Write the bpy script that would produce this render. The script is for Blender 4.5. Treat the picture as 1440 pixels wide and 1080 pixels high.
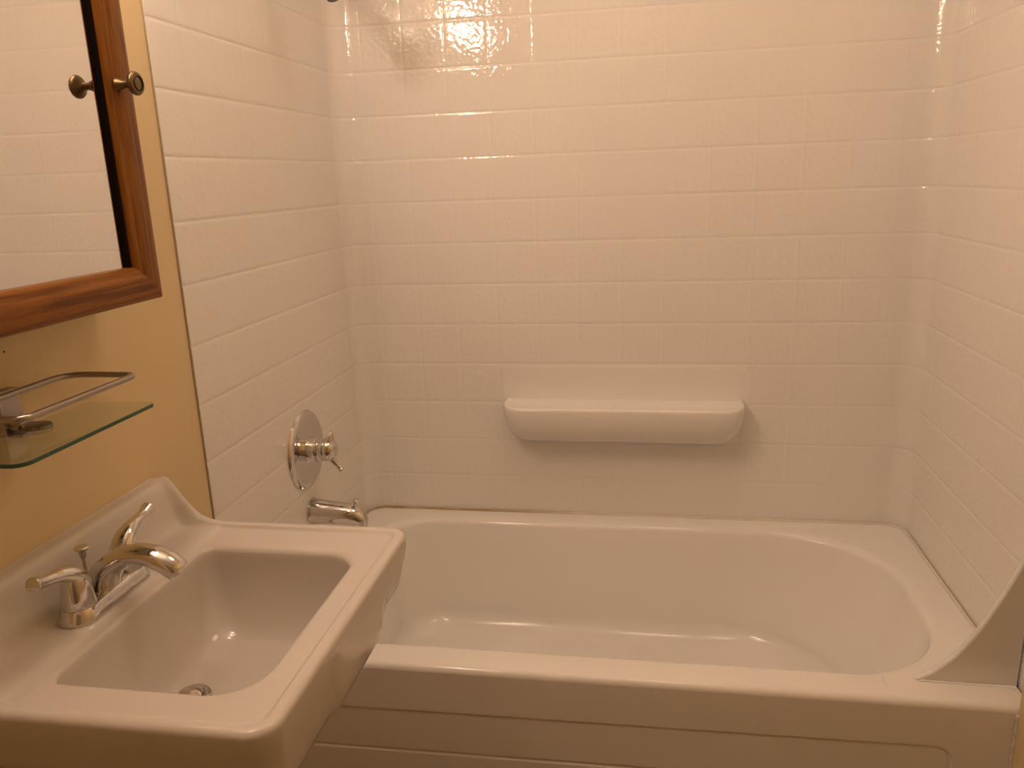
import bpy, bmesh, math
from mathutils import Vector, Matrix

# ------------------------------------------------------------------ clear
for o in list(bpy.data.objects):
    bpy.data.objects.remove(o, do_unlink=True)
scene = bpy.context.scene
C = scene.collection

# ------------------------------------------------------------------ camera
F_PX = 1117.6
CAM = (0.816, -2.1224, 1.3456)
YAW, PITCH, ROLL = -0.1734, 0.2547, -0.0364
cy_, sy_ = math.cos(YAW), math.sin(YAW)
cp_, sp_ = math.cos(PITCH), math.sin(PITCH)
fw = Vector((sy_ * cp_, cy_ * cp_, -sp_))
rt = Vector((cy_, -sy_, 0.0))
up = rt.cross(fw)
cr_, sr_ = math.cos(ROLL), math.sin(ROLL)
R_ = rt * cr_ + up * sr_
U_ = up * cr_ - rt * sr_
cam_data = bpy.data.cameras.new('camera')
cam_data.sensor_fit = 'HORIZONTAL'
cam_data.sensor_width = 36.0
cam_data.lens = F_PX / 1440.0 * 36.0
cam_data.clip_start = 0.02
cam = bpy.data.objects.new('camera', cam_data)
m = Matrix((R_, U_, -fw)).transposed().to_4x4()
m.translation = Vector(CAM)
cam.matrix_world = m
C.objects.link(cam)
scene.camera = cam

# ------------------------------------------------------------------ world, lamp strength, exposure
BULB_COLOR = (1.0, 0.735, 0.56)
BULB_STRENGTH = 44.0
CEILING_LAMP_STRENGTH = 3.6
world = bpy.data.worlds.new('world')
world.use_nodes = True
world.node_tree.nodes['Background'].inputs[0].default_value = (0.9, 0.7, 0.5, 1)
world.node_tree.nodes['Background'].inputs[1].default_value = 0.02
scene.world = world
scene.view_settings.view_transform = 'Standard'
scene.view_settings.look = 'None'
scene.view_settings.exposure = 0.95
scene.view_settings.gamma = 1.0
scene.view_settings.use_curve_mapping = False

# ------------------------------------------------------------------ materials
def new_mat(name, color, rough=0.5, metal=0.0, coat=0.0, spec=0.5):
    mt = bpy.data.materials.new(name)
    mt.use_nodes = True
    b = mt.node_tree.nodes['Principled BSDF']
    b.inputs['Base Color'].default_value = (*color, 1)
    b.inputs['Roughness'].default_value = rough
    b.inputs['Metallic'].default_value = metal
    b.inputs['Coat Weight'].default_value = coat
    b.inputs['Specular IOR Level'].default_value = spec
    return mt

def add_bump(mt, scale, dist, strength=1.0, detail=2.0, coord='Object'):
    nt = mt.node_tree
    tc = nt.nodes.new('ShaderNodeTexCoord')
    nz = nt.nodes.new('ShaderNodeTexNoise')
    nz.inputs['Scale'].default_value = scale
    nz.inputs['Detail'].default_value = detail
    bp = nt.nodes.new('ShaderNodeBump')
    bp.inputs['Strength'].default_value = strength
    bp.inputs['Distance'].default_value = dist
    nt.links.new(tc.outputs[coord], nz.inputs['Vector'])
    nt.links.new(nz.outputs['Fac'], bp.inputs['Height'])
    nt.links.new(bp.outputs['Normal'], nt.nodes['Principled BSDF'].inputs['Normal'])
    return nz

def add_tint(mt, c1, c2, scale, detail=3.0, lo=0.35, hi=0.7):
    nt = mt.node_tree
    tc = nt.nodes.new('ShaderNodeTexCoord')
    nz = nt.nodes.new('ShaderNodeTexNoise')
    nz.inputs['Scale'].default_value = scale
    nz.inputs['Detail'].default_value = detail
    rp = nt.nodes.new('ShaderNodeValToRGB')
    rp.color_ramp.elements[0].position = lo
    rp.color_ramp.elements[1].position = hi
    rp.color_ramp.elements[0].color = (*c1, 1)
    rp.color_ramp.elements[1].color = (*c2, 1)
    nt.links.new(tc.outputs['Object'], nz.inputs['Vector'])
    nt.links.new(nz.outputs['Fac'], rp.inputs['Fac'])
    nt.links.new(rp.outputs['Color'], nt.nodes['Principled BSDF'].inputs['Base Color'])

M = {}
M['surround'] = new_mat('gelcoat_surround', (0.87, 0.845, 0.81), 0.07)
add_bump(M['surround'], 88.0, 0.00085, 0.8, 0.6)
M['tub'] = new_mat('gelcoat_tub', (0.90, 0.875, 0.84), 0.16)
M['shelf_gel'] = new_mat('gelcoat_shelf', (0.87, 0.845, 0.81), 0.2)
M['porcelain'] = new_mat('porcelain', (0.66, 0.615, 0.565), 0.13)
M['paint'] = new_mat('painted_wall', (0.75, 0.60, 0.345), 0.55)
add_bump(M['paint'], 60.0, 0.001, 0.25, 4.0)
M['ceiling'] = new_mat('ceiling_paint', (0.84, 0.82, 0.78), 0.7)
M['floor'] = new_mat('floor_vinyl', (0.40, 0.33, 0.26), 0.4)
add_tint(M['floor'], (0.17, 0.12, 0.08), (0.24, 0.18, 0.13), 9.0)
M['chrome'] = new_mat('chrome', (0.68, 0.66, 0.64), 0.07, 1.0)
M['nickel'] = new_mat('brushed_nickel', (0.42, 0.37, 0.33), 0.28, 1.0)
M['brass'] = new_mat('antique_brass', (0.22, 0.16, 0.085), 0.38, 1.0)
M['brass_dark'] = new_mat('antique_brass_dark', (0.05, 0.036, 0.02), 0.5, 0.8)
M['mirror'] = new_mat('mirror_silver', (0.90, 0.90, 0.89), 0.0, 1.0)
M['dark'] = new_mat('dark_gap', (0.010, 0.004, 0.002), 0.7, spec=0.1)  # near-black colour standing in for the shade inside the mirror rebate
M['caulk'] = new_mat('caulk', (0.80, 0.75, 0.66), 0.5)
def stain_caulk(mt):
    nt = mt.node_tree
    tc = nt.nodes.new('ShaderNodeTexCoord')
    sx = nt.nodes.new('ShaderNodeSeparateXYZ')
    mr = nt.nodes.new('ShaderNodeMapRange')
    mr.inputs['From Min'].default_value = 0.45
    mr.inputs['From Max'].default_value = 0.95
    nz = nt.nodes.new('ShaderNodeTexNoise')
    nz.inputs['Scale'].default_value = 9.0
    ad = nt.nodes.new('ShaderNodeMath')
    ad.operation = 'MULTIPLY_ADD'
    ad.inputs[1].default_value = 0.9
    rp = nt.nodes.new('ShaderNodeValToRGB')
    rp.color_ramp.elements[0].position = 0.30
    rp.color_ramp.elements[0].color = (0.40, 0.25, 0.085, 1)
    rp.color_ramp.elements[1].position = 1.05
    rp.color_ramp.elements[1].color = (0.78, 0.72, 0.62, 1)
    nt.links.new(tc.outputs['Object'], sx.inputs[0])
    nt.links.new(tc.outputs['Object'], nz.inputs['Vector'])
    nt.links.new(sx.outputs['X'], mr.inputs['Value'])
    nt.links.new(nz.outputs['Fac'], ad.inputs[0])
    nt.links.new(mr.outputs['Result'], ad.inputs[2])
    nt.links.new(ad.outputs[0], rp.inputs['Fac'])
    nt.links.new(rp.outputs['Color'], nt.nodes['Principled BSDF'].inputs['Base Color'])
stain_caulk(M['caulk'])
M['edge_caulk_gap_shade'] = new_mat('edge_caulk_gap_shade', (0.42, 0.33, 0.22), 0.6)  # brown tone paints the gap shadow onto the caulk strip
M['door'] = new_mat('door_paint', (0.30, 0.24, 0.18), 0.5)
M['trim'] = new_mat('trim_paint', (0.70, 0.64, 0.54), 0.4)
M['plastic'] = new_mat('guard_plastic', (0.84, 0.825, 0.80), 0.22)

def wood_mat():
    mt = new_mat('stained_oak', (0.25, 0.08, 0.02), 0.38, coat=0.05, spec=0.3)
    nt = mt.node_tree
    uv = nt.nodes.new('ShaderNodeUVMap')
    mp = nt.nodes.new('ShaderNodeMapping')
    mp.inputs['Scale'].default_value = (3.0, 75.0, 1.0)
    nz = nt.nodes.new('ShaderNodeTexNoise')
    nz.inputs['Scale'].default_value = 1.6
    nz.inputs['Detail'].default_value = 6.0
    nz.inputs['Distortion'].default_value = 0.8
    rp = nt.nodes.new('ShaderNodeValToRGB')
    e = rp.color_ramp.elements
    e[0].position = 0.36; e[0].color = (0.165, 0.052, 0.005, 1)
    e[1].position = 0.60; e[1].color = (0.31, 0.115, 0.012, 1)
    mid = e.new(0.47); mid.color = (0.25, 0.088, 0.009, 1)
    mp2 = nt.nodes.new('ShaderNodeMapping')
    mp2.inputs['Scale'].default_value = (18.0, 700.0, 1.0)
    n2 = nt.nodes.new('ShaderNodeTexNoise')
    n2.inputs['Scale'].default_value = 1.0
    n2.inputs['Detail'].default_value = 2.0
    mx = nt.nodes.new('ShaderNodeMixRGB')
    mx.blend_type = 'MULTIPLY'
    mx.inputs['Fac'].default_value = 0.45
    bw = nt.nodes.new('ShaderNodeMapRange')
    bw.inputs['From Min'].default_value = 0.35
    bw.inputs['From Max'].default_value = 0.6
    bw.inputs['To Min'].default_value = 0.45
    nt.links.new(uv.outputs['UV'], mp.inputs['Vector'])
    nt.links.new(mp.outputs['Vector'], nz.inputs['Vector'])
    nt.links.new(nz.outputs['Fac'], rp.inputs['Fac'])
    nt.links.new(uv.outputs['UV'], mp2.inputs['Vector'])
    nt.links.new(mp2.outputs['Vector'], n2.inputs['Vector'])
    nt.links.new(n2.outputs['Fac'], bw.inputs['Value'])
    nt.links.new(rp.outputs['Color'], mx.inputs['Color1'])
    nt.links.new(bw.outputs['Result'], mx.inputs['Color2'])
    nt.links.new(mx.outputs['Color'], nt.nodes['Principled BSDF'].inputs['Base Color'])
    return mt
M['wood'] = wood_mat()

def pane_mat():
    mt = bpy.data.materials.new('clear_pane')
    mt.use_nodes = True
    nt = mt.node_tree
    nt.nodes.clear()
    out = nt.nodes.new('ShaderNodeOutputMaterial')
    tr = nt.nodes.new('ShaderNodeBsdfTransparent')
    tr.inputs['Color'].default_value = (0.93, 0.965, 0.93, 1)
    gl = nt.nodes.new('ShaderNodeBsdfGlossy')
    gl.inputs['Roughness'].default_value = 0.02
    lw = nt.nodes.new('ShaderNodeLayerWeight')
    pw = nt.nodes.new('ShaderNodeMath')
    pw.operation = 'POWER'
    pw.inputs[1].default_value = 5.0
    fr = nt.nodes.new('ShaderNodeMapRange')
    fr.inputs['To Min'].default_value = 0.03
    nt.links.new(lw.outputs['Facing'], pw.inputs[0])
    nt.links.new(pw.outputs['Value'], fr.inputs['Value'])
    mx = nt.nodes.new('ShaderNodeMixShader')
    nt.links.new(fr.outputs['Result'], mx.inputs['Fac'])
    nt.links.new(tr.outputs['BSDF'], mx.inputs[1])
    nt.links.new(gl.outputs['BSDF'], mx.inputs[2])
    nt.links.new(mx.outputs['Shader'], out.inputs['Surface'])
    return mt
M['pane'] = pane_mat()
M['pane_edge'] = new_mat('glass_edge_green', (0.045, 0.115, 0.075), 0.12)

def bulb_mat():
    mt = bpy.data.materials.new('frosted_bulb_lit')
    mt.use_nodes = True
    b = mt.node_tree.nodes['Principled BSDF']
    b.inputs['Base Color'].default_value = (0.9, 0.85, 0.78, 1)
    b.inputs['Emission Color'].default_value = (*BULB_COLOR, 1)
    b.inputs['Emission Strength'].default_value = BULB_STRENGTH
    return mt
M['bulb'] = bulb_mat()
M['diffuser'] = M['bulb'].copy()
M['diffuser'].name = 'ceiling_diffuser_lit'
M['diffuser'].node_tree.nodes['Principled BSDF'].inputs['Emission Strength'].default_value = CEILING_LAMP_STRENGTH

# ------------------------------------------------------------------ helpers
def obj(name, bm, mat, parent=None, smooth=True, angle=40, recalc=True, mats=None):
    if recalc:
        bmesh.ops.recalc_face_normals(bm, faces=bm.faces[:])
    me = bpy.data.meshes.new(name)
    bm.to_mesh(me)
    bm.free()
    for mm in (mats or [mat]):
        me.materials.append(mm)
    if smooth:
        for p in me.polygons:
            p.use_smooth = True
        me.set_sharp_from_angle(angle=math.radians(angle))
    o = bpy.data.objects.new(name, me)
    C.objects.link(o)
    if parent:
        o.parent = parent
        o.matrix_parent_inverse = Matrix.Translation(-parent.location)
    return o

def thing(name, label, cat, loc=(0, 0, 0), group=None):
    o = bpy.data.objects.new(name, None)
    o.location = loc
    C.objects.link(o)
    o.empty_display_size = 0.05
    o['label'] = label
    o['category'] = cat
    if group:
        o['group'] = group
    return o

def struct(name, bm, mat, **k):
    o = obj(name, bm, mat, **k)
    o['kind'] = 'structure'
    return o

def box(bm, x0, x1, y0, y1, z0, z1, bev=0.0, seg=2):
    vs = [bm.verts.new((x, y, z)) for x in (x0, x1) for y in (y0, y1) for z in (z0, z1)]
    idx = [(0, 1, 3, 2), (4, 6, 7, 5), (0, 4, 5, 1), (2, 3, 7, 6), (0, 2, 6, 4), (1, 5, 7, 3)]
    fs = [bm.faces.new([vs[i] for i in f]) for f in idx]
    if bev:
        es = list({e for f in fs for e in f.edges})
        bmesh.ops.bevel(bm, geom=es, offset=bev, segments=seg, profile=0.5, affect='EDGES')
    return bm

def boxm(*a, **k):
    return box(bmesh.new(), *a, **k)

def loft(bm, rings, cap0=False, cap1=False, closed=True):
    vr = [[bm.verts.new(p) for p in r] for r in rings]
    n = len(vr[0])
    for a, b in zip(vr[:-1], vr[1:]):
        for i in range(n if closed else n - 1):
            j = (i + 1) % n
            bm.faces.new((a[i], a[j], b[j], b[i]))
    for flag, r in ((cap0, vr[0]), (cap1, vr[-1])):
        if flag:
            c = Vector((0, 0, 0))
            for v in r:
                c += v.co
            cv = bm.verts.new(c / n)
            for i in range(n):
                bm.faces.new((r[i], r[(i + 1) % n], cv))
    return vr

def lathe(bm, prof, origin=(0, 0, 0), axis=(0, 0, 1), n=40, squash=None):
    """prof: list of (radius, height) along axis; r=0 ends are closed by caps."""
    ax = Vector(axis).normalized()
    t = Vector((0, 0, 1)) if abs(ax.z) < 0.9 else Vector((0, 1, 0))
    a = ax.cross(t).normalized()
    b = ax.cross(a).normalized()
    o = Vector(origin)
    sq = squash or (1, 1)
    rings = []
    for r, h in prof:
        r = max(r, 1e-5)
        rings.append([o + ax * h + a * (r * sq[0] * math.cos(2 * math.pi * k / n)) + b * (r * sq[1] * math.sin(2 * math.pi * k / n)) for k in range(n)])
    loft(bm, rings, True, True)
    return bm

def smooth_path(pts, sub=8):
    """Catmull-Rom through tuples of any length."""
    out = []
    P = [pts[0]] + list(pts) + [pts[-1]]
    for i in range(1, len(P) - 2):
        p0, p1, p2, p3 = P[i - 1], P[i], P[i + 1], P[i + 2]
        for s in range(sub):
            t = s / sub
            out.append(tuple(0.5 * (2 * b + (c - a) * t + (2 * a - 5 * b + 4 * c - d) * t * t + (3 * b - a - 3 * c + d) * t ** 3)
                             for a, b, c, d in zip(p0, p1, p2, p3)))
    out.append(tuple(pts[-1]))
    return out

def tube(bm, pts, side=None, n=20, closed=False):
    """pts: (x,y,z,ra,rb): ra along 'side', rb across. Elliptical sections."""
    P = [Vector(p[:3]) for p in pts]
    rings = []
    prev = Vector(side) if side else None
    N = len(P)
    for i, p in enumerate(P):
        if closed:
            d = P[(i + 1) % N] - P[i - 1]
        else:
            d = P[min(i + 1, N - 1)] - P[max(i - 1, 0)]
        d.normalize()
        if prev is None:
            prev = d.orthogonal()
        s = (Vector(side) if side else prev)
        s = (s - d * s.dot(d)).normalized()
        prev = s
        u = d.cross(s)
        ra, rb = pts[i][3], pts[i][4] if len(pts[i]) > 4 else pts[i][3]
        rings.append([p + s * ra * math.cos(2 * math.pi * k / n) + u * rb * math.sin(2 * math.pi * k / n) for k in range(n)])
    if closed:
        rings.append(rings[0])
        loft(bm, rings)
        bmesh.ops.remove_doubles(bm, verts=bm.verts[:], dist=1e-6)
    else:
        loft(bm, rings, True, True)
    return bm

def rrect(x0, x1, y0, y1, r, z, nc=14, ns=(30, 24)):
    """rounded rectangle, CCW from +x side; r = [(rx,ry)] for corners (x1,y1),(x0,y1),(x0,y0),(x1,y0)."""
    if not isinstance(r, (list, tuple)):
        r = [(r, r)] * 4
    r = [(q, q) if not isinstance(q, tuple) else q for q in r]
    cs = [(x1 - r[0][0], y1 - r[0][1]), (x0 + r[1][0], y1 - r[1][1]), (x0 + r[2][0], y0 + r[2][1]), (x1 - r[3][0], y0 + r[3][1])]
    pts = []
    for c in range(4):
        a0 = c * math.pi / 2
        arc = [(cs[c][0] + r[c][0] * math.cos(a0 + k / nc * math.pi / 2), cs[c][1] + r[c][1] * math.sin(a0 + k / nc * math.pi / 2)) for k in range(nc + 1)]
        pts += arc
        d = (c + 1) % 4
        a1 = d * math.pi / 2
        nx = (cs[d][0] + r[d][0] * math.cos(a1), cs[d][1] + r[d][1] * math.sin(a1))
        m_ = ns[0] if c % 2 == 0 else ns[1]
        for k in range(1, m_):
            t = k / m_
            pts.append((arc[-1][0] * (1 - t) + nx[0] * t, arc[-1][1] * (1 - t) + nx[1] * t))
    return [Vector((p[0], p[1], z)) for p in pts]

def sstep(a, b, x):
    t = max(0.0, min(1.0, (x - a) / (b - a)))
    return t * t * (3 - 2 * t)

# ------------------------------------------------------------------ room
W = 1.50          # inside width of the tub alcove
YE = -0.824       # front edge of the left surround panel
RIM = 0.40        # tub rim height
ROOM_Y = -2.75
CEIL = 2.44
struct('floor', boxm(-0.1, 1.6, ROOM_Y - 0.1, 0.1, -0.08, 0.0), M['floor'], smooth=False)
struct('ceiling', boxm(-0.1, 1.6, ROOM_Y - 0.1, 0.1, CEIL, CEIL + 0.08), M['ceiling'], smooth=False)
struct('wall_left', boxm(-0.1, -0.004, ROOM_Y, 0.02, 0.0, CEIL), M['paint'], smooth=False)
struct('wall_back', boxm(-0.1, 1.6, 0.008, 0.1, 0.0, CEIL), M['paint'], smooth=False)
bm = boxm(1.508, 1.6, -0.73, 0.02, 0.0, CEIL)
box(bm, 1.497, 1.6, -0.775, -0.73, 0.0, CEIL)
box(bm, 1.474, 1.6, ROOM_Y, -0.775, 0.0, CEIL)
struct('wall_right', bm, M['paint'], smooth=False)
bm = boxm(-0.1, 0.45, ROOM_Y - 0.1, ROOM_Y, 0.0, CEIL)
box(bm, 1.25, 1.6, ROOM_Y - 0.1, ROOM_Y, 0.0, CEIL)
box(bm, 0.45, 1.25, ROOM_Y - 0.1, ROOM_Y, 2.03, CEIL)
struct('wall_front', bm, M['paint'], smooth=False)
struct('door_1', boxm(0.45, 1.25, ROOM_Y - 0.075, ROOM_Y - 0.035, 0.004, 2.03), M['door'], smooth=False)
bm = boxm(0.38, 0.45, ROOM_Y, ROOM_Y + 0.018, 0.0, 2.10)
box(bm, 1.25, 1.32, ROOM_Y, ROOM_Y + 0.018, 0.0, 2.10)
box(bm, 0.45, 1.25, ROOM_Y, ROOM_Y + 0.018, 2.03, 2.10)
struct('trim_1', bm, M['trim'], smooth=False)

# ------------------------------------------------------------------ tub surround with moulded tile grid
T = 0.1114
Z0 = 1.7342
RC = 0.055        # corner radius
S_TOP = 2.02
S_BOT = RIM - 0.004
rows = [Z0 + T * k for k in range(2, -12, -1)]
left_cols = [-0.725 + T * k for k in range(7)]
back_cols = [0.189 + T * k for k in range(-1, 12)]
OFF = [-0.009, -0.005, -0.003, -0.0015, 0.0, 0.0015, 0.003, 0.005, 0.009]

def gauss(d, w):
    return math.exp(-(d / w) ** 2)

def path_point(s, lf, lr):
    """arc length along the U: left panel (lf long), arc, back, arc, right (lr long). returns point and outward (into wall) normal"""
    a = math.pi / 2 * RC
    if s <= lf:
        return Vector((0, -RC - lf + s, 0)), Vector((-1, 0, 0))
    s -= lf
    if s <= a:
        t = s / RC
        return Vector((RC - RC * math.cos(t), -RC + RC * math.sin(t), 0)), Vector((-math.cos(t), math.sin(t), 0))
    s -= a
    lb = W - 2 * RC
    if s <= lb:
        return Vector((RC + s, 0, 0)), Vector((0, 1, 0))
    s -= lb
    if s <= a:
        t = s / RC
        return Vector((W - RC + RC * math.sin(t), -RC + RC * math.cos(t), 0)), Vector((math.sin(t), math.cos(t), 0))
    s -= a
    return Vector((W, -RC - s, 0)), Vector((1, 0, 0))

LF = -YE - RC
LR = 0.73 - RC
ARC = math.pi / 2 * RC
LB = W - 2 * RC
groove_s = [y + LF + RC for y in left_cols if y < -RC - 0.01]
groove_s += [LF + ARC + x - RC for x in back_cols if RC + 0.01 < x < W - RC - 0.01]
groove_s += [LF + 2 * ARC + LB + (-y - RC) for y in (-0.12, -0.12 - T, -0.12 - 2 * T, -0.12 - 3 * T, -0.12 - 4 * T, -0.12 - 5 * T)]

def surround_piece(s0, s1, lip=0.0):
    bm = bmesh.new()
    ss = {round(s0, 5), round(s1, 5)}
    n = max(8, int((s1 - s0) / 0.02))
    for k in range(n + 1):
        ss.add(round(s0 + (s1 - s0) * k / n, 5))
    for a0 in (LF, LF + ARC + LB):
        for k in range(19):
            s = a0 + ARC * k / 18
            if s0 <= s <= s1:
                ss.add(round(s, 5))
    for g in groove_s:
        for d in OFF:
            if s0 < g + d < s1:
                ss.add(round(g + d, 5))
    ss = sorted(ss)
    zs = {S_TOP, S_BOT}
    for g in rows:
        for d in OFF:
            if S_BOT < g + d < S_TOP:
                zs.add(round(g + d, 5))
    zs = sorted(zs)
    ring = []
    for s in ss:
        p, nrm = path_point(s, LF, LR)
        dv = max([0.0] + [gauss(s - g, 0.0028) for g in groove_s]) * 0.0004
        col = []
        for z in zs:
            dh = max(gauss(z - g, 0.0032) for g in rows) * 0.0009
            d = max(dv, dh)
            q = p + nrm * d
            q.z = z
            col.append(q)
        ring.append(col)
    # wrap the two free ends and the top back to the wall
    first = [path_point(ss[0], LF, LR)[0] + path_point(ss[0], LF, LR)[1] * 0.0036 + Vector((0, 0, c.z)) for c in ring[0]]
    last = [path_point(ss[-1], LF, LR)[0] + path_point(ss[-1], LF, LR)[1] * 0.0036 + Vector((0, 0, c.z)) for c in ring[-1]]
    loft(bm, [first] + ring + [last], closed=False)
    return bm

sur = thing('tub_surround', 'glossy off-white moulded tub surround with square tile grid above bathtub', 'tub surround', (0.75, 0, RIM))
obj('end_panel', surround_piece(0.0, LF + ARC), M['surround'], sur, recalc=False, angle=60)
obj('back_panel', surround_piece(LF + ARC, LF + ARC + LB), M['surround'], sur, recalc=False, angle=60)
obj('end_panel', surround_piece(LF + ARC + LB, LF + 2 * ARC + LB + LR), M['surround'], sur, recalc=False, angle=60)
bm = bmesh.new()
tube(bm, [(-0.0026, YE - 0.0006, RIM - 0.0, 0.0013), (-0.0026, YE - 0.0006, S_TOP, 0.0013)], n=10)
o = obj('edge_caulk_gap_shade', bm, M['edge_caulk_gap_shade'], sur)
o['label'] = 'thin caulk line browned to paint in the gap shadow down the front edge'

# soap shelf: lofted ledge with rounded ends
bm = bmesh.new()
def shelf_ring(x0, x1, y, r, z):
    pts = []
    n = 12
    pts.append(Vector((x0, 0.0006, z)))
    for k in range(n + 1):
        a = math.pi + k / n * math.pi / 2
        pts.append(Vector((x0 + r[0] + r[0] * math.cos(a), -y + r[1] + r[1] * math.sin(a), z)))
    for k in range(1, 24):
        t = k / 24
        pts.append(Vector((x0 + r[0] + (x1 - x0 - 2 * r[0]) * t, -y, z)))
    for k in range(n + 1):
        a = 1.5 * math.pi + k / n * math.pi / 2
        pts.append(Vector((x1 - r[0] + r[0] * math.cos(a), -y + r[1] + r[1] * math.sin(a), z)))
    pts.append(Vector((x1, 0.0006, z)))
    return pts
SX0, SX1, SZ = 0.426, 1.072, 0.745
rings = []
top_in = [(0.014, -0.018, -0.0035), (0.010, -0.012, -0.0035), (0.006, -0.006, 0.0)]
rings.append(shelf_ring(SX0 + 0.022, SX1 - 0.022, 0.088, (0.045, 0.055), SZ - 0.003))
rings.append(shelf_ring(SX0 + 0.013, SX1 - 0.013, 0.098, (0.05, 0.062), SZ - 0.002))
rings.append(shelf_ring(SX0 + 0.006, SX1 - 0.006, 0.106, (0.055, 0.068), SZ))
rings.append(shelf_ring(SX0 + 0.001, SX1 - 0.001, 0.110, (0.06, 0.072), SZ - 0.003))
rings.append(shelf_ring(SX0, SX1, 0.111, (0.06, 0.074), SZ - 0.009))
for k in range(1, 15):
    t = k / 14
    a = t * math.pi / 2
    dep = 0.111 * (math.cos(a) ** 0.75) * (1 - 0.06 * t) + 0.001
    ins = 0.048 * (1 - math.cos(a))
    rings.append(shelf_ring(SX0 + ins, SX1 - ins, max(dep, 0.0025), (0.06 - 0.01 * t, min(0.074, max(dep, 0.0025))), SZ - 0.009 - 0.108 * math.sin(a)))
vr = loft(bm, rings, closed=False)
bm.faces.new(vr[0])
# faint moulded back plate around the shelf
pl = []
for (ins, dep) in ((-0.004, -0.001), (0.0, 0.0004), (0.010, 0.0006)):
    pl.append([Vector((p.x, -dep, p.y)) for p in rrect(SX0 - 0.012 + ins, SX1 + 0.012 - ins, SZ - 0.06 + ins, SZ + 0.092 - ins, 0.025, 0, 6, (6, 6))])
loft(bm, pl, cap1=True)
obj('soap_shelf', bm, M['shelf_gel'], sur, angle=70)

# ------------------------------------------------------------------ bathtub
TF = -0.773
tub = thing('bathtub', 'white built-in bathtub with rounded basin and panelled front apron', 'bathtub', (0.75, -0.39, 0))
bm = bmesh.new()
NS = (60, 40)
def tr(x0, x1, y0, y1, r, z):
    return rrect(x0, x1, y0, y1, r, z, 18, NS)
ox0, ox1, oy1 = 0.003, 1.4955, -0.003
cr = [0.05, 0.05, 0.004, 0.016]
rings = []
for k in range(7):
    a = k / 6 * math.pi / 2
    e = 0.013 * (1 - math.sin(a)); i = 0.013 * (1 - math.cos(a))
    rings.append(tr(ox0, ox1, TF + i, oy1, cr, RIM - e))
bx0, bx1, by0, by1 = 0.095, 1.412, -0.690, -0.066
br = [(0.30, 0.27), (0.12, 0.12), (0.12, 0.12), (0.22, 0.20)]
def lerp(a, b, t):
    return a + (b - a) * t
op = [bx0, bx1, by0, by1]
for t in (0.35, 0.7):
    rings.append(tr(lerp(ox0, bx0, t), lerp(ox1, bx1, t), lerp(TF, by0, t), lerp(oy1, by1, t),
                    [(lerp(0.05, br[c][0], t), lerp(0.05, br[c][1], t)) for c in range(4)], RIM - 0.001 * t))
def ins_ring(d, z, dl=None, dr=None, dn=None, df=None):
    dl = d if dl is None else dl; dr = d if dr is None else dr; dn = d if dn is None else dn; df = d if df is None else df
    return tr(bx0 + dl, bx1 - dr, by0 + dn, by1 - df,
              [(max(0.08, br[c][0] - 0.3 * d), max(0.08, br[c][1] - 0.3 * d)) for c in range(4)], z)
for k in range(0, 9):       # rolled lip
    a = k / 8 * math.pi / 2 * 0.86
    rings.append(ins_ring(-0.018 + 0.022 * math.sin(a), RIM - 0.001 - 0.022 * (1 - math.cos(a))))
zf = 0.085
zl = RIM - 0.001 - 0.022 * (1 - math.cos(math.pi / 2 * 0.86))
dl0 = -0.018 + 0.022 * math.sin(math.pi / 2 * 0.86)
NW = 12
for k in range(1, NW + 1):
    t = k / NW
    z = lerp(zl, zf + 0.055, t)
    rings.append(ins_ring(dl0 + 0.035 * t, z, dl=dl0 + 0.04 * t, dr=dl0 + 0.115 * t ** 1.2, dn=dl0 + 0.03 * t, df=dl0 + 0.032 * t))
for k in range(1, 11):
    a = k / 10 * math.pi / 2
    e = 0.055 * (1 - math.sin(a)); i = 0.06 * (1 - math.cos(a))
    rings.append(ins_ring(dl0 + 0.035 + i, zf + e, dl=dl0 + 0.04 + i, dr=dl0 + 0.115 + i * 1.4, dn=dl0 + 0.03 + i, df=dl0 + 0.032 + i))
rings.append(ins_ring(0.17, zf - 0.004, dl=0.17, dr=0.26, dn=0.16, df=0.17))
rings.append(ins_ring(0.26, zf - 0.006, dl=0.3, dr=0.5, dn=0.24, df=0.24))
loft(bm, rings, cap1=True)
obj('basin', bm, M['tub'], tub, angle=50)

# apron: panel sheet with moulded grooves (depth function over x,z)
def apron_groove(x, z):
    d = 0.0
    zt = 0.2872 + 0.0115 * x          # upper groove, ends in a rounded corner on the right
    zb = 0.1915 + 0.0115 * x
    xr = 1.372
    r = 0.03
    # distance to rounded outline (upper line + right side)
    px, pz = x - (xr - r), z - (zt - r)
    if px > 0 and pz > 0:
        q = math.hypot(px, pz) - r
    else:
        q = max(px, pz) - r
    if z > zt - r - 0.06 or x < xr - r:
        fade = sstep(zt - 0.10, zt - 0.04, z) if x > xr - r else 1.0
        d = max(d, gauss(q, 0.0024) * 0.0035 * fade)
    lower = zb - z
    if x < xr - 0.035:
        d = max(d, gauss(lower, 0.0024) * 0.0035 * sstep(xr - 0.035, xr - 0.06, x))
    inside = sstep(0.002, -0.004, q)
    return d + 0.0025 * inside
bm = bmesh.new()
xs = sorted({round(0.003 + 1.490 * k / 90, 5) for k in range(91)} | {round(1.30 + 0.002 * k, 5) for k in range(60)})
zs = sorted({round(0.004 + k * 0.02, 5) for k in range(8)} | {round(0.180 + 0.0016 * k, 5) for k in range(90)} | {0.335, 0.35, RIM - 0.013})
grid = [[Vector((x, TF + apron_groove(x, z), z)) for z in zs] for x in xs]
grid = [[Vector((xs[0], TF + 0.03, z)) for z in zs]] + grid + [[Vector((xs[-1], TF + 0.03, z)) for z in zs]]
loft(bm, grid, closed=False)
obj('apron', bm, M['tub'], tub, angle=60)

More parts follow.
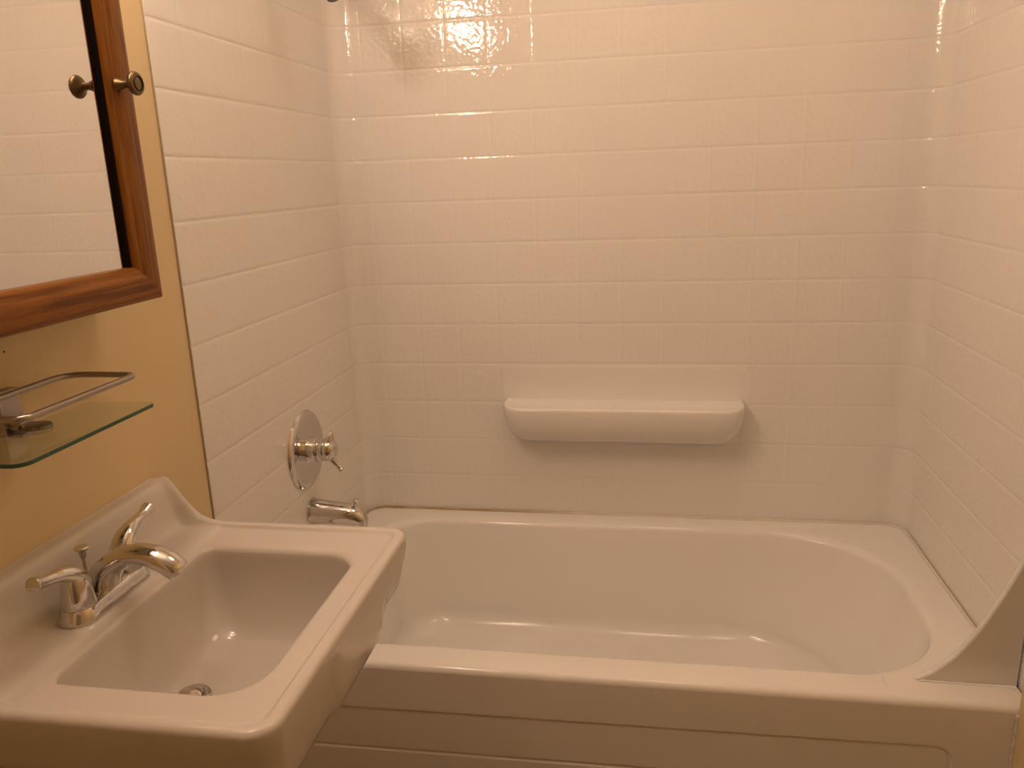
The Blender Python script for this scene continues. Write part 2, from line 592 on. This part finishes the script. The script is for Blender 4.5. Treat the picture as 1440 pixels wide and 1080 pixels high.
# caulk bead, yellowed, along the back of the rim
bm = bmesh.new()
pth = []
for k in range(13):
    a = math.pi - k / 12 * math.pi / 2
    pth.append((RC + 0.002 + (RC - 0.003) * math.cos(a), -RC + (RC - 0.003) * math.sin(a) - 0.001, RIM + 0.0005, 0.0045, 0.0042))
for k in range(1, 40):
    pth.append((RC + (W - 2 * RC) * k / 40, -0.004, RIM + 0.0005, 0.0045, 0.0042))
for k in range(13):
    a = math.pi / 2 - k / 12 * math.pi / 2
    pth.append((W - RC - 0.002 + (RC - 0.003) * math.cos(a), -RC + (RC - 0.003) * math.sin(a) - 0.001, RIM + 0.0005, 0.0045, 0.0042))
pth.append((W - 0.006, -0.66, RIM + 0.0005, 0.0045, 0.0042))
tube(bm, pth, side=(0, 0, 1), n=10)
o = obj('caulk_bead', bm, M['caulk'], tub)
o['label'] = 'yellowed caulk line along the wall edge'
# uneven white caulk down the gap between apron and right wall
bm = bmesh.new()
pth = []
for k in range(40):
    z = 0.385 - 0.20 * k / 39
    r = 0.0032 + 0.0016 * math.sin(k * 1.7) * math.sin(k * 0.61 + 0.4)
    pth.append((1.4735, TF - 0.003 + 0.0008 * math.sin(k * 2.3), z, r, r * 0.9))
tube(bm, pth, side=(1, 0, 0), n=8)
obj('caulk_bead', bm, M['caulk'], tub)
# short caulk ridge across the rim
bm = bmesh.new()
tube(bm, smooth_path([(1.267, -0.689, RIM - 0.0012, 0.002, 0.0008), (1.264, -0.695, RIM - 0.0004, 0.002, 0.0009), (1.264, -0.735, RIM - 0.0006, 0.002, 0.0008)], 4), side=(1, 0, 0), n=8)
obj('rim_seam', bm, M['tub'], tub)

# splash guard: curved corner fin on the rim against the right wall
sg = thing('splash_guard', 'pale curved corner splash guard standing on right end of tub rim', 'splash guard', (1.45, -0.70, RIM))
curve = smooth_path([(1.322, RIM + 0.0015), (1.352, 0.421), (1.386, 0.456), (1.419, 0.508), (1.446, 0.566), (1.466, 0.615), (1.482, 0.662), (1.491, 0.73), (1.4945, 0.80)], 8)
bm = bmesh.new()
def fin_ring(y, inset):
    pts = []
    for i, (x, z) in enumerate(curve):
        a = curve[max(i - 1, 0)]; b = curve[min(i + 1, len(curve) - 1)]
        tx, tz = b[0] - a[0], b[1] - a[1]
        L_ = math.hypot(tx, tz)
        pts.append(Vector((min(x + tz / L_ * inset, 1.4955), y, max(z - tx / L_ * inset, RIM + 0.0005))))
    pts.append(Vector((1.4962, y, 0.80)))
    pts.append(Vector((1.4962, y, RIM + 0.0005)))
    return pts
rings = [fin_ring(-0.708, 0.005)]
for k in range(7):
    a = k / 6 * math.pi / 2
    rings.append(fin_ring(-0.708 + 0.006 * (1 - math.cos(a)), 0.005 * (1 - math.sin(a))))
rings.append(fin_ring(-0.699, 0.0))
rings.append(fin_ring(-0.696, 0.001))
rings.append(fin_ring(-0.694, 0.004))
vr = loft(bm, rings)
bm.faces.new(vr[0])
bm.faces.new(vr[-1])
obj('fin', bm, M['plastic'], sg, angle=50)
bm = bmesh.new()
tube(bm, [(1.33, -0.710, RIM + 0.0005, 0.002, 0.0012), (1.40, -0.711, RIM + 0.0003, 0.0025, 0.0015), (1.493, -0.712, RIM + 0.0003, 0.004, 0.002)], side=(0, 1, 0), n=8)
obj('caulk_bead', bm, M['tub'], sg)

# ------------------------------------------------------------------ sink
SY0, SY1, SXF, SR = -1.487, -0.985, 0.442, 0.80
SX_B = -0.0036
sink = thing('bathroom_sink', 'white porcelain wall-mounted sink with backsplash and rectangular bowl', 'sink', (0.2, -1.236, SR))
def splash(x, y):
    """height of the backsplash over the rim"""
    de = min(SY1 - y, y - SY0)
    u = x - 0.030
    soft = (math.sqrt(u * u + 0.006 ** 2) + u) / 2
    mid = 0.083 * (1 - min(1.0, soft / 0.036)) ** 2.4
    wing = 0.083 * (1 - min(1.0, soft / 0.092)) ** 2.1
    crest = 0.002 * sstep(0.016, 0.024, x) * sstep(0.034, 0.028, x) - 0.003 * sstep(0.020, 0.0, x)
    mid += crest
    wing += crest
    w = 1 - sstep(0.010, 0.030, de)
    h = mid + (max(mid, wing) - mid) * w
    # soft outer roll at the very end
    return h
def rim_z(x, y, dedge):
    z = SR
    # flat inner shelf sits a little lower than the raised outer bead
    bead = 0.0055 * sstep(0.0225, 0.0155, dedge)
    deck = 0.0035 * sstep(0.128, 0.116, x)
    s = splash(x, y)
    k = sstep(0.02, 0.0, s)
    z += bead * k if x > 0.05 else bead * k * 0.5
    z += deck * (1 - sstep(0.024, 0.014, dedge)) * k + s
    # rounded outer shoulder
    r = 0.009
    if dedge < r:
        z -= r - math.sqrt(max(0.0, r * r - (r - dedge) ** 2))
    return z
bm = bmesh.new()
NSK = (70, 60)
def kr(x0, x1, y0, y1, r, z):
    return rrect(x0, x1, y0, y1, r, z, 12, NSK)
ocr = [0.032, 0.006, 0.006, 0.032]
opn = (0.124, 0.394, -1.428, -1.066)
opr = [0.045, 0.022, 0.022, 0.060]
rings = []
# underside and skirt, from bottom up
def skirt_ring(ins, z, low=0.0):
    pts = kr(SX_B, SXF - ins, SY0 + ins, SY1 - ins, [max(0.012, q) for q in ocr], z)
    out = []
    for p in pts:
        if low:
            fx = sstep(0.34, 0.40, p.x)
            p.z -= low * 0.022 * sstep(-1.085, -1.125, p.y) * fx
            p.x += low * 0.006 * fx * sstep(-1.105, -1.15, p.y) * sstep(-1.325, -1.295, p.y)
        out.append(p)
    return out
rings.append(kr(SX_B, 0.25, -1.34, -1.13, 0.05, 0.600))
rings.append(kr(SX_B, 0.31, -1.39, -1.08, 0.06, 0.615))
rings.append(kr(SX_B, 0.36, -1.43, -1.04, 0.05, 0.655))
rings.append(skirt_ring(0.045, 0.700, 0.6))
rings.append(skirt_ring(0.022, 0.714, 1.0))
rings.append(skirt_ring(0.014, 0.722, 1.0))
rings.append(skirt_ring(0.010, 0.735, 1.0))
rings.append(skirt_ring(0.007, 0.752, 0.85))
rings.append(skirt_ring(0.003, 0.768, 0.35))
rings.append(skirt_ring(0.001, 0.780))
# top: interpolate outline -> bowl opening
ts = [0.0, 0.006, 0.015, 0.03, 0.05, 0.07, 0.09, 0.12, 0.15, 0.18, 0.205, 0.23, 0.255, 0.28, 0.31, 0.34, 0.37, 0.40, 0.43, 0.46, 0.5, 0.54, 0.58, 0.62, 0.66, 0.70, 0.74, 0.78, 0.82, 0.86, 0.9, 0.94, 0.97]
fx1, fy0, fy1, fx0 = SXF - opn[1], opn[2] - SY0, SY1 - opn[3], opn[0] - SX_B
for t in ts:
    pts = kr(lerp(SX_B, opn[0], t), lerp(SXF, opn[1], t), lerp(SY0, opn[2], t), lerp(SY1, opn[3], t),
             [(lerp(ocr[c], opr[c], t),) * 2 for c in range(4)], 0)
    for p in pts:
        # distance to the outline on the three free sides
        d = min(SXF - p.x, p.y - SY0, SY1 - p.y)
        cx, cyy = SXF - 0.032, (SY1 - 0.032 if p.y > -1.236 else SY0 + 0.032)
        if p.x > cx and (p.y > SY1 - 0.032 or p.y < SY0 + 0.032):
            d = 0.032 - math.hypot(p.x - cx, p.y - cyy)
        p.z = rim_z(p.x, p.y, max(0.0, d))
    rings.append(pts)
# bowl
bot = (0.150, 0.330, -1.360, -1.125)
def bowl_ring(t, z):
    return kr(lerp(opn[0], bot[0], t[0]), lerp(opn[1], bot[1], t[1]), lerp(opn[2], bot[2], t[2]), lerp(opn[3], bot[3], t[3]),
              [(lerp(opr[c], (0.07, 0.06, 0.06, 0.07)[c], t[1]),) * 2 for c in range(4)], z)
ZB = 0.665
for k in range(0, 7):
    a = k / 6 * math.radians(72)
    i = 0.010 * math.sin(a); e = 0.010 * (1 - math.cos(a))
    pts = kr(opn[0] + i, opn[1] - i, opn[2] + i, opn[3] - i, opr, SR - e)
    for p in pts:
        p.z += 0.0035 * sstep(0.128, 0.116, p.x) if k == 0 else 0.0
    rings.append(pts)
i0 = 0.010 * math.sin(math.radians(72)); z_0 = SR - 0.010 * (1 - math.cos(math.radians(72)))
for k in range(1, 23):
    t = k / 22
    # walls: nearly straight, then a cove into the floor
    a = t * math.pi / 2
    px = 1 - math.cos(a) ** 1.15
    pz = math.sin(a) ** 0.95
    pxb = 1 - math.cos(a) ** 1.0
    z = lerp(z_0, ZB, pz)
    rings.append(kr(lerp(opn[0] + i0, bot[0] + 0.02, pxb), lerp(opn[1] - i0, bot[1], px), lerp(opn[2] + i0, bot[2], px), lerp(opn[3] - i0, bot[3], px),
                    [lerp(opr[c], (0.075, 0.055, 0.055, 0.075)[c], px) for c in range(4)], z))
DX, DY = 0.192, -1.247
DZ = 0.656
for t, z in ((0.25, ZB - 0.002), (0.5, ZB - 0.004), (0.75, ZB - 0.0065), (0.9, DZ)):
    base = kr(bot[0] + 0.02, bot[1], bot[2], bot[3], [0.075, 0.055, 0.055, 0.075], z)
    rings.append([Vector((lerp(p.x, DX, t), lerp(p.y, DY, t), z)) for p in base])
loft(bm, rings, cap0=True, cap1=True)
obj('basin', bm, M['porcelain'], sink, angle=55)
# drain
bm = bmesh.new()
lathe(bm, [(0.0, -0.004), (0.012, -0.004), (0.017, -0.001), (0.0185, 0.002), (0.022, 0.0032), (0.0255, 0.002), (0.027, -0.001), (0.026, -0.003)], (DX, DY, DZ + 0.003), n=40)
drain = obj('drain_flange', bm, M['chrome'], sink)
bm = bmesh.new()
lathe(bm, [(0.0, -0.002), (0.013, -0.002), (0.0165, 0.002), (0.0165, 0.004), (0.013, 0.0065), (0.006, 0.0075), (0.0, 0.0078)], (DX - 0.001, DY, DZ + 0.0045), (0.12, 0, 1), n=36)
o = obj('stopper', bm, M['chrome'], drain)
o.matrix_parent_inverse = Matrix.Identity(4)

# ------------------------------------------------------------------ sink faucet
FX, FY, FZ = 0.083, -1.2425, SR + 0.0030
fau = thing('sink_faucet', 'chrome two-handle centerset faucet on the sink deck', 'faucet', (FX, FY, FZ))
def stadium(hw, hl, z, n=16):
    pts = []
    for k in range(n + 1):
        a = -0.0 + k / n * math.pi
        pts.append(Vector((FX + hw * math.cos(a), FY + (hl - hw) + hw * math.sin(a), z)))
    for k in range(1, 14):
        t = k / 14
        pts.append(Vector((FX - hw, FY + (hl - hw) * (1 - 2 * t), z)))
    for k in range(n + 1):
        a = math.pi + k / n * math.pi
        pts.append(Vector((FX + hw * math.cos(a), FY - (hl - hw) + hw * math.sin(a), z)))
    for k in range(1, 14):
        t = k / 14
        pts.append(Vector((FX + hw, FY - (hl - hw) * (1 - 2 * t), z)))
    return pts
def plate_ring(hw, hl, z):
    pts = stadium(hw, hl, z)
    for p in pts:      # dips between the hubs, waisted
        u = abs(p.y - FY)
        w = sstep(0.034, 0.012, u)
        e = sstep(0.020, 0.036, u)
        p.x = FX + (p.x - FX) * (1 - 0.05 * (1 - e) * (1 - w))
    return pts
bm = bmesh.new()
H = FZ
loft(bm, [plate_ring(0.0265, 0.0795, H), plate_ring(0.0275, 0.0805, H + 0.002), plate_ring(0.0270, 0.080, H + 0.005),
          plate_ring(0.0245, 0.0765, H + 0.012), plate_ring(0.0225, 0.0738, H + 0.0185), plate_ring(0.0205, 0.0715, H + 0.0205)], True, True)
obj('base_plate', bm, M['chrome'], fau, angle=60)
for sgn in (-1, 1):
    hy = FY + sgn * 0.051
    bm = bmesh.new()
    lathe(bm, [(0.0, 0.0), (0.0222, 0.0), (0.0222, 0.0015), (0.0205, 0.012), (0.0185, 0.024), (0.0168, 0.034), (0.0148, 0.041), (0.010, 0.046), (0.0, 0.048)],
          (FX, hy, H + 0.0205), n=36)
    hub = obj('handle', bm, M['chrome'], fau)
    bm = bmesh.new()
    pts = [(FX, hy - sgn * 0.013, H + 0.036, 0.012, 0.009), (FX, hy - sgn * 0.008, H + 0.052, 0.0160, 0.0115), (FX, hy + sgn * 0.006, H + 0.066, 0.0150, 0.0112), (FX, hy + sgn * 0.021, H + 0.0735, 0.0115, 0.0092),
           (FX, hy + sgn * 0.036, H + 0.0765, 0.0088, 0.0076), (FX, hy + sgn * 0.050, H + 0.0795, 0.0082, 0.0074), (FX, hy + sgn * 0.060, H + 0.082, 0.0095, 0.0088),
           (FX, hy + sgn * 0.0655, H + 0.0832, 0.0108, 0.0100), (FX, hy + sgn * 0.0672, H + 0.0836, 0.0098, 0.0090)]
    tube(bm, smooth_path(pts, 6), side=(1, 0, 0), n=24)
    lv = obj('lever', bm, M['chrome'], hub)
    lv.matrix_parent_inverse = Matrix.Identity(4)
bm = bmesh.new()
pts = [(FX - 0.004, FY, H + 0.004, 0.0225, 0.0245), (FX - 0.002, FY, H + 0.022, 0.0215, 0.0225), (FX + 0.009, FY, H + 0.043, 0.0205, 0.0190), (FX + 0.028, FY, H + 0.059, 0.0195, 0.0158),
       (FX + 0.053, FY, H + 0.0685, 0.0190, 0.0140), (FX + 0.078, FY, H + 0.0680, 0.0190, 0.0140), (FX + 0.099, FY, H + 0.0600, 0.0188, 0.0150),
       (FX + 0.111, FY, H + 0.0510, 0.0178, 0.0152), (FX + 0.115, FY, H + 0.0470, 0.0165, 0.0140)]
tube(bm, smooth_path(pts, 7), side=(0, 1, 0), n=32)
sp = obj('spout', bm, M['chrome'], fau, angle=50)
bm = bmesh.new()
lathe(bm, [(0.0, -0.004), (0.0088, -0.004), (0.0092, 0.0), (0.0092, 0.006), (0.0082, 0.0085), (0.0, 0.008)], (FX + 0.1050, FY, H + 0.0465), (0.42, 0, -0.9), n=28)
ae = obj('aerator', bm, M['chrome'], sp)
ae.matrix_parent_inverse = Matrix.Identity(4)
bm = bmesh.new()
RX = FX - 0.025
lathe(bm, [(0.0, 0.0), (0.0024, 0.0), (0.0024, 0.060), (0.0, 0.060)], (RX, FY, H + 0.004), n=16)
rod = obj('lift_rod', bm, M['chrome'], fau)
bm = bmesh.new()
lathe(bm, [(0.0, 0.0), (0.0042, 0.0), (0.0048, 0.004), (0.0052, 0.009), (0.0092, 0.0125), (0.0098, 0.0145), (0.0085, 0.0165), (0.0, 0.0172)], (RX, FY, H + 0.060), n=24)
kn = obj('knob', bm, M['chrome'], rod)
kn.matrix_parent_inverse = Matrix.Identity(4)

# ------------------------------------------------------------------ shower valve
VY, VZ = -0.405, 0.7225
val = thing('shower_valve', 'round chrome shower valve on the tiled end wall', 'shower valve', (0, VY, VZ))
bm = bmesh.new()
lathe(bm, [(0.0, -0.0005), (0.096, -0.0005), (0.097, 0.002), (0.0945, 0.006), (0.088, 0.0095), (0.082, 0.0105), (0.058, 0.0115), (0.036, 0.014), (0.0, 0.0145)], (0.0, VY, VZ), (1, 0, 0), n=64)
obj('escutcheon', bm, M['chrome'], val)
bm = bmesh.new()
lathe(bm, [(0.0, 0.012), (0.0335, 0.012), (0.0320, 0.022), (0.0310, 0.030), (0.0285, 0.032), (0.0285, 0.034), (0.0300, 0.036), (0.0300, 0.042), (0.0270, 0.044), (0.0270, 0.052), (0.0, 0.052)], (0.0, VY, VZ), (1, 0, 0), n=40)
obj('stem_sleeve', bm, M['chrome'], val)
bm = bmesh.new()
lathe(bm, [(0.0, 0.049), (0.0265, 0.049), (0.0285, 0.053), (0.0285, 0.062), (0.0265, 0.069), (0.020, 0.076), (0.010, 0.080), (0.0, 0.081)], (0.0, VY, VZ + 0.002), (1, 0, 0), n=36)
hd = obj('handle', bm, M['chrome'], val)
bm = bmesh.new()
pts = [(0.062, VY, VZ + 0.018, 0.019, 0.012), (0.066, VY, VZ + 0.030, 0.015, 0.010), (0.069, VY, VZ + 0.040, 0.009, 0.0065), (0.070, VY, VZ + 0.048, 0.003, 0.003)]
tube(bm, smooth_path(pts, 5), side=(0, 1, 0), n=18)
obj('thumb_horn', bm, M['chrome'], hd)
bm = bmesh.new()
pts = [(0.062, VY, VZ - 0.014, 0.016, 0.011), (0.070, VY, VZ - 0.026, 0.011, 0.0085), (0.078, VY, VZ - 0.036, 0.0078, 0.0068), (0.085, VY, VZ - 0.045, 0.0075, 0.0066), (0.0885, VY, VZ - 0.049, 0.0085, 0.0072), (0.090, VY, VZ - 0.051, 0.006, 0.005)]
tube(bm, smooth_path(pts, 5), side=(0, 1, 0), n=18)
lv = obj('lever', bm, M['chrome'], hd)

# ------------------------------------------------------------------ tub spout
PZ = 0.563
spo = thing('tub_spout', 'chrome tub spout with pull-up diverter below the shower valve', 'tub spout', (0, VY, PZ))
bm = bmesh.new()
pts = [(-0.0005, VY, PZ, 0.031, 0.031), (0.004, VY, PZ, 0.0325, 0.0325), (0.012, VY, PZ, 0.031, 0.031), (0.05, VY, PZ - 0.002, 0.0285, 0.0285), (0.09, VY, PZ - 0.005, 0.0265, 0.0265), (0.108, VY, PZ - 0.009, 0.0250, 0.0250),
       (0.123, VY, PZ - 0.019, 0.0215, 0.0205), (0.128, VY, PZ - 0.034, 0.017, 0.0145), (0.129, VY, PZ - 0.042, 0.013, 0.011)]
tube(bm, smooth_path(pts, 5), side=(0, 1, 0), n=36)
obj('body', bm, M['chrome'], spo)
bm = bmesh.new()
lathe(bm, [(0.0, 0.0), (0.0042, 0.0), (0.0042, 0.012), (0.0055, 0.016), (0.0085, 0.019), (0.0085, 0.0215), (0.006, 0.023), (0.0, 0.0235)], (0.113, VY, PZ + 0.011), (0.15, 0, 1), n=24)
obj('diverter_knob', bm, M['chrome'], spo)

# ------------------------------------------------------------------ shower head on the left end wall (tip in frame)
HY = -0.40
sh = thing('wall_shower', 'shower head on a bent chrome arm high on the tiled end wall', 'shower head', (0, HY, 1.86))
bm = bmesh.new()
pts = [(-0.002, HY, 1.875, 0.0105), (0.03, HY, 1.875, 0.0105), (0.055, HY, 1.868, 0.0105), (0.090, HY, 1.834, 0.0105), (0.136, HY, 1.786, 0.0105)]
tube(bm, smooth_path([p + (p[3],) for p in pts], 6), side=(0, 1, 0), n=20)
obj('arm', bm, M['chrome'], sh)
bm = bmesh.new()
lathe(bm, [(0.0, -0.001), (0.030, -0.001), (0.030, 0.002), (0.024, 0.007), (0.012, 0.010), (0.0, 0.010)], (0.0, HY, 1.875), (1, 0, 0), n=32)
obj('wall_flange', bm, M['chrome'], sh)
bm = bmesh.new()
lathe(bm, [(0.0, -0.006), (0.013, -0.006), (0.015, 0.004), (0.013, 0.014), (0.018, 0.022), (0.030, 0.044), (0.034, 0.060), (0.034, 0.068), (0.031, 0.071), (0.0, 0.070)], (0.136, HY, 1.786), (0.66, 0, -0.75), n=40)
o = obj('shower_head', bm, new_mat('dark_chrome', (0.10, 0.09, 0.085), 0.3, 0.8), sh)

# ------------------------------------------------------------------ medicine cabinet with oak framed mirror door
CB_Y1, CB_Y0, CB_Z0, CB_Z1 = -1.0445, -1.450, 1.1905, 1.845
DC = 0.078        # door plane offset: the cabinet body stands this far off the wall
cab = thing('medicine_cabinet', 'mirrored medicine cabinet with brown oak frame on painted wall', 'medicine cabinet', (0, -1.247, CB_Z0))
obj('cabinet_box', boxm(-0.0038, DC + 0.0078, CB_Y0 + 0.006, CB_Y1 - 0.006, CB_Z0 + 0.006, CB_Z1 - 0.006), M['trim'], cab, smooth=False)
FWID = 0.050
# profile across the frame: (distance from outer edge, x height)
prof = [(0.0, 0.008), (0.0, 0.022), (0.002, 0.0265), (0.006, 0.029), (0.012, 0.030), (0.034, 0.030), (0.0385, 0.0285), (0.042, 0.0262), (0.046, 0.0255), (0.0505, 0.0245), (0.0535, 0.0215), (0.055, 0.018), (0.055, 0.008)]
prof = [(d * FWID / 0.055, x + DC) for d, x in prof]
corners = [(CB_Y1, CB_Z0), (CB_Y1, CB_Z1), (CB_Y0, CB_Z1), (CB_Y0, CB_Z0)]
def inset(c, d):
    y, z = corners[c]
    return (y - d if c in (0, 1) else y + d, z + d if c in (0, 3) else z - d)
frame_parts = []
for c, nm in ((0, 'frame_stile'), (1, 'frame_rail'), (2, 'frame_stile'), (3, 'frame_rail')):
    bm = bmesh.new()
    uvl = bm.loops.layers.uv.new('UVMap')
    d2 = (c + 1) % 4
    a_, b_ = [], []
    for d, x in prof:
        p = inset(c, d); q = inset(d2, d)
        a_.append(Vector((x, p[0], p[1]))); b_.append(Vector((x, q[0], q[1])))
    vr = loft(bm, [a_, b_], closed=False)
    bm.faces.new(vr[0]); bm.faces.new(vr[1])
    vert = c in (0, 2)
    for f in bm.faces:
        for l in f.loops:
            v = l.vert.co
            along, across = (v.z, v.y) if vert else (v.y, v.z)
            l[uvl].uv = (along + 0.37 * c, across + 0.5 * (v.x) + 0.21 * c)
    frame_parts.append(obj(nm, bm, M['wood'], cab, angle=30))
bm = bmesh.new()
box(bm, DC + 0.0082, DC + 0.0115, CB_Y0 + FWID - 0.002, CB_Y1 - FWID + 0.002, CB_Z0 + FWID - 0.002, CB_Z1 - FWID + 0.002)
obj('mirror', bm, M['mirror'], cab, smooth=False)
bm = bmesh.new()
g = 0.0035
box(bm, DC + 0.0117, DC + 0.0175, CB_Y1 - FWID - g, CB_Y1 - FWID - 0.0002, CB_Z0 + FWID + 0.0002, CB_Z1 - FWID - 0.0002)  # black strip paints the dark reflection and shade inside the frame
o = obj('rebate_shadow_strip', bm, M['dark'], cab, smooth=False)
o.name = 'rebate_shade'
KY, KZ = -1.080, 1.4855
bm = bmesh.new()
lathe(bm, [(0.0, 0.028), (0.0085, 0.028), (0.0075, 0.032), (0.0052, 0.037), (0.0052, 0.046), (0.0080, 0.049), (0.0140, 0.0515), (0.0155, 0.054), (0.0155, 0.0565), (0.0140, 0.0585), (0.0115, 0.0592), (0.0, 0.0592)], (DC, KY, KZ), (1, 0, 0), n=36)
kb = obj('knob', bm, M['brass'], frame_parts[0])
kb.matrix_parent_inverse = Matrix.Identity(4)
kb.matrix_parent_inverse = Matrix.Translation(-cab.location) @ Matrix.Translation(cab.location)
kb['label'] = 'antique brass knob'
bm = bmesh.new()
pts = [(DC + 0.0594, KY + 0.0095 * math.cos(a), KZ + 0.0095 * math.sin(a), 0.0012, 0.0012) for a in [2 * math.pi * k / 30 for k in range(30)]]
tube(bm, pts, side=(1, 0, 0), n=8, closed=True)
ringo = obj('knob_ring', bm, M['brass_dark'], cab)

# ------------------------------------------------------------------ glass shelf with rail
gs = thing('glass_shelf', 'small clear glass shelf with nickel guard rail under the mirror', 'shelf', (0.0, -1.262, 1.055))
GY0, GY1, GXF, GZ = -1.392, -1.138, 0.131, 1.055
bm = bmesh.new()
outl = rrect(0.022, GXF, GY0, GY1, [0.010, 0.012, 0.012, 0.018], 0.0, 6, (12, 8))
lo = [Vector((p.x, p.y, GZ - 0.005)) for p in outl]
hi = [Vector((p.x, p.y, GZ)) for p in outl]
vl = [bm.verts.new(p) for p in lo]; vh = [bm.verts.new(p) for p in hi]
f1 = bm.faces.new(vl); f2 = bm.faces.new(vh)
for i in range(len(vl)):
    f = bm.faces.new((vl[i], vl[(i + 1) % len(vl)], vh[(i + 1) % len(vl)], vh[i]))
    e_ = vl[(i + 1) % len(vl)].co - vl[i].co
    nx_, ny_ = e_.y, -e_.x          # outward normal of a CCW outline
    f.material_index = 0 if (ny_ > 0.5 * e_.length or nx_ < -0.5 * e_.length) else 1
obj('glass_pane', bm, None, gs, smooth=False, mats=[M['pane'], M['pane_edge']])
bm = bmesh.new()
RZ = 1.101
pts = [(p.x, p.y, p.z, 0.0042, 0.0042) for p in rrect(0.018, 0.125, -1.372, -1.163, [0.014, 0.030, 0.030, 0.014], RZ, 8, (10, 16))]
tube(bm, pts, side=(0, 0, 1), n=14, closed=True)
obj('guard_rail', bm, M['nickel'], gs)
bm = bmesh.new()
box(bm, -0.0042, 0.011, -1.279, -1.243, 1.046, 1.1045, 0.0015, 2)
br_ = obj('wall_bracket', bm, M['nickel'], gs)
bm = bmesh.new()
box(bm, 0.008, 0.030, -1.273, -1.249, 1.058, 1.064, 0.001, 2)
box(bm, 0.008, 0.030, -1.273, -1.249, 1.044, 1.0495, 0.001, 2)
obj('clamp_arm', bm, M['nickel'], gs)
bm = bmesh.new()
lathe(bm, [(0.0, 0.0), (0.0205, 0.0), (0.0215, 0.0015), (0.0205, 0.0045), (0.012, 0.006), (0.0, 0.006)], (0.042, -1.262, GZ + 0.0002), n=32, squash=(1.0, 0.8))
obj('clamp_disc', bm, new_mat('dark_nickel', (0.20, 0.17, 0.145), 0.25, 1.0), gs)

# ------------------------------------------------------------------ small nail in the painted wall
bm = bmesh.new()
lathe(bm, [(0.0, -0.001), (0.0012, -0.001), (0.0012, 0.001), (0.0, 0.0014)], (-0.004, -1.239, 1.150), (1, 0, 0), n=12)
o = obj('nail', bm, M['brass_dark'])
o['label'] = 'tiny dark nail head in the painted wall between mirror and shelf'
o['category'] = 'nail'

# ------------------------------------------------------------------ vanity light above the cabinet (out of frame, seen as glints)
LZ, LYC = 1.93, -1.245
vl_ = thing('vanity_light', 'chrome vanity light bar with three lit round bulbs above the mirror', 'light', (0, LYC, LZ))
bm = boxm(-0.0042, 0.03, LYC - 0.28, LYC + 0.28, LZ - 0.05, LZ + 0.05, 0.008, 3)
obj('back_plate', bm, M['chrome'], vl_)
for k in (-1, 0, 1):
    by = LYC + 0.19 * k
    bm = bmesh.new()
    lathe(bm, [(0.0, 0.028), (0.026, 0.028), (0.024, 0.045), (0.020, 0.058), (0.0, 0.058)], (0, by, LZ), (1, 0, 0), n=28)
    sk = obj('socket', bm, M['chrome'], vl_)
    bm = bmesh.new()
    bmesh.ops.create_uvsphere(bm, u_segments=28, v_segments=16, radius=0.043, matrix=Matrix.Translation((0.100, by, LZ)))
    bl = obj('bulb', bm, M['bulb'], sk)
    bl.matrix_parent_inverse = Matrix.Identity(4)

# ------------------------------------------------------------------ ceiling light (out of frame)
cl = thing('ceiling_light', 'round lit ceiling light with frosted diffuser', 'light', (0.88, -0.80, CEIL))
bm = bmesh.new()
lathe(bm, [(0.0, -0.001), (0.225, -0.001), (0.230, 0.004), (0.228, 0.020), (0.220, 0.024), (0.0, 0.024)], (0.88, -0.80, CEIL), (0, 0, -1), n=48)
obj('base_ring', bm, M['chrome'], cl)
bm = bmesh.new()
lathe(bm, [(0.0, 0.0245), (0.215, 0.0245), (0.208, 0.045), (0.185, 0.066), (0.130, 0.082), (0.065, 0.089), (0.0, 0.091)], (0.88, -0.80, CEIL), (0, 0, -1), n=48)
obj('diffuser', bm, M['diffuser'], cl)

# sub-parts: parts of things carry their mesh in world coordinates; make every parent inverse consistent
bpy.context.view_layer.update()
for o in C.objects:
    if o.parent and o.type == 'MESH':
        o.matrix_parent_inverse = o.parent.matrix_world.inverted()
        o.location = (0, 0, 0)
        bpy.context.view_layer.update()
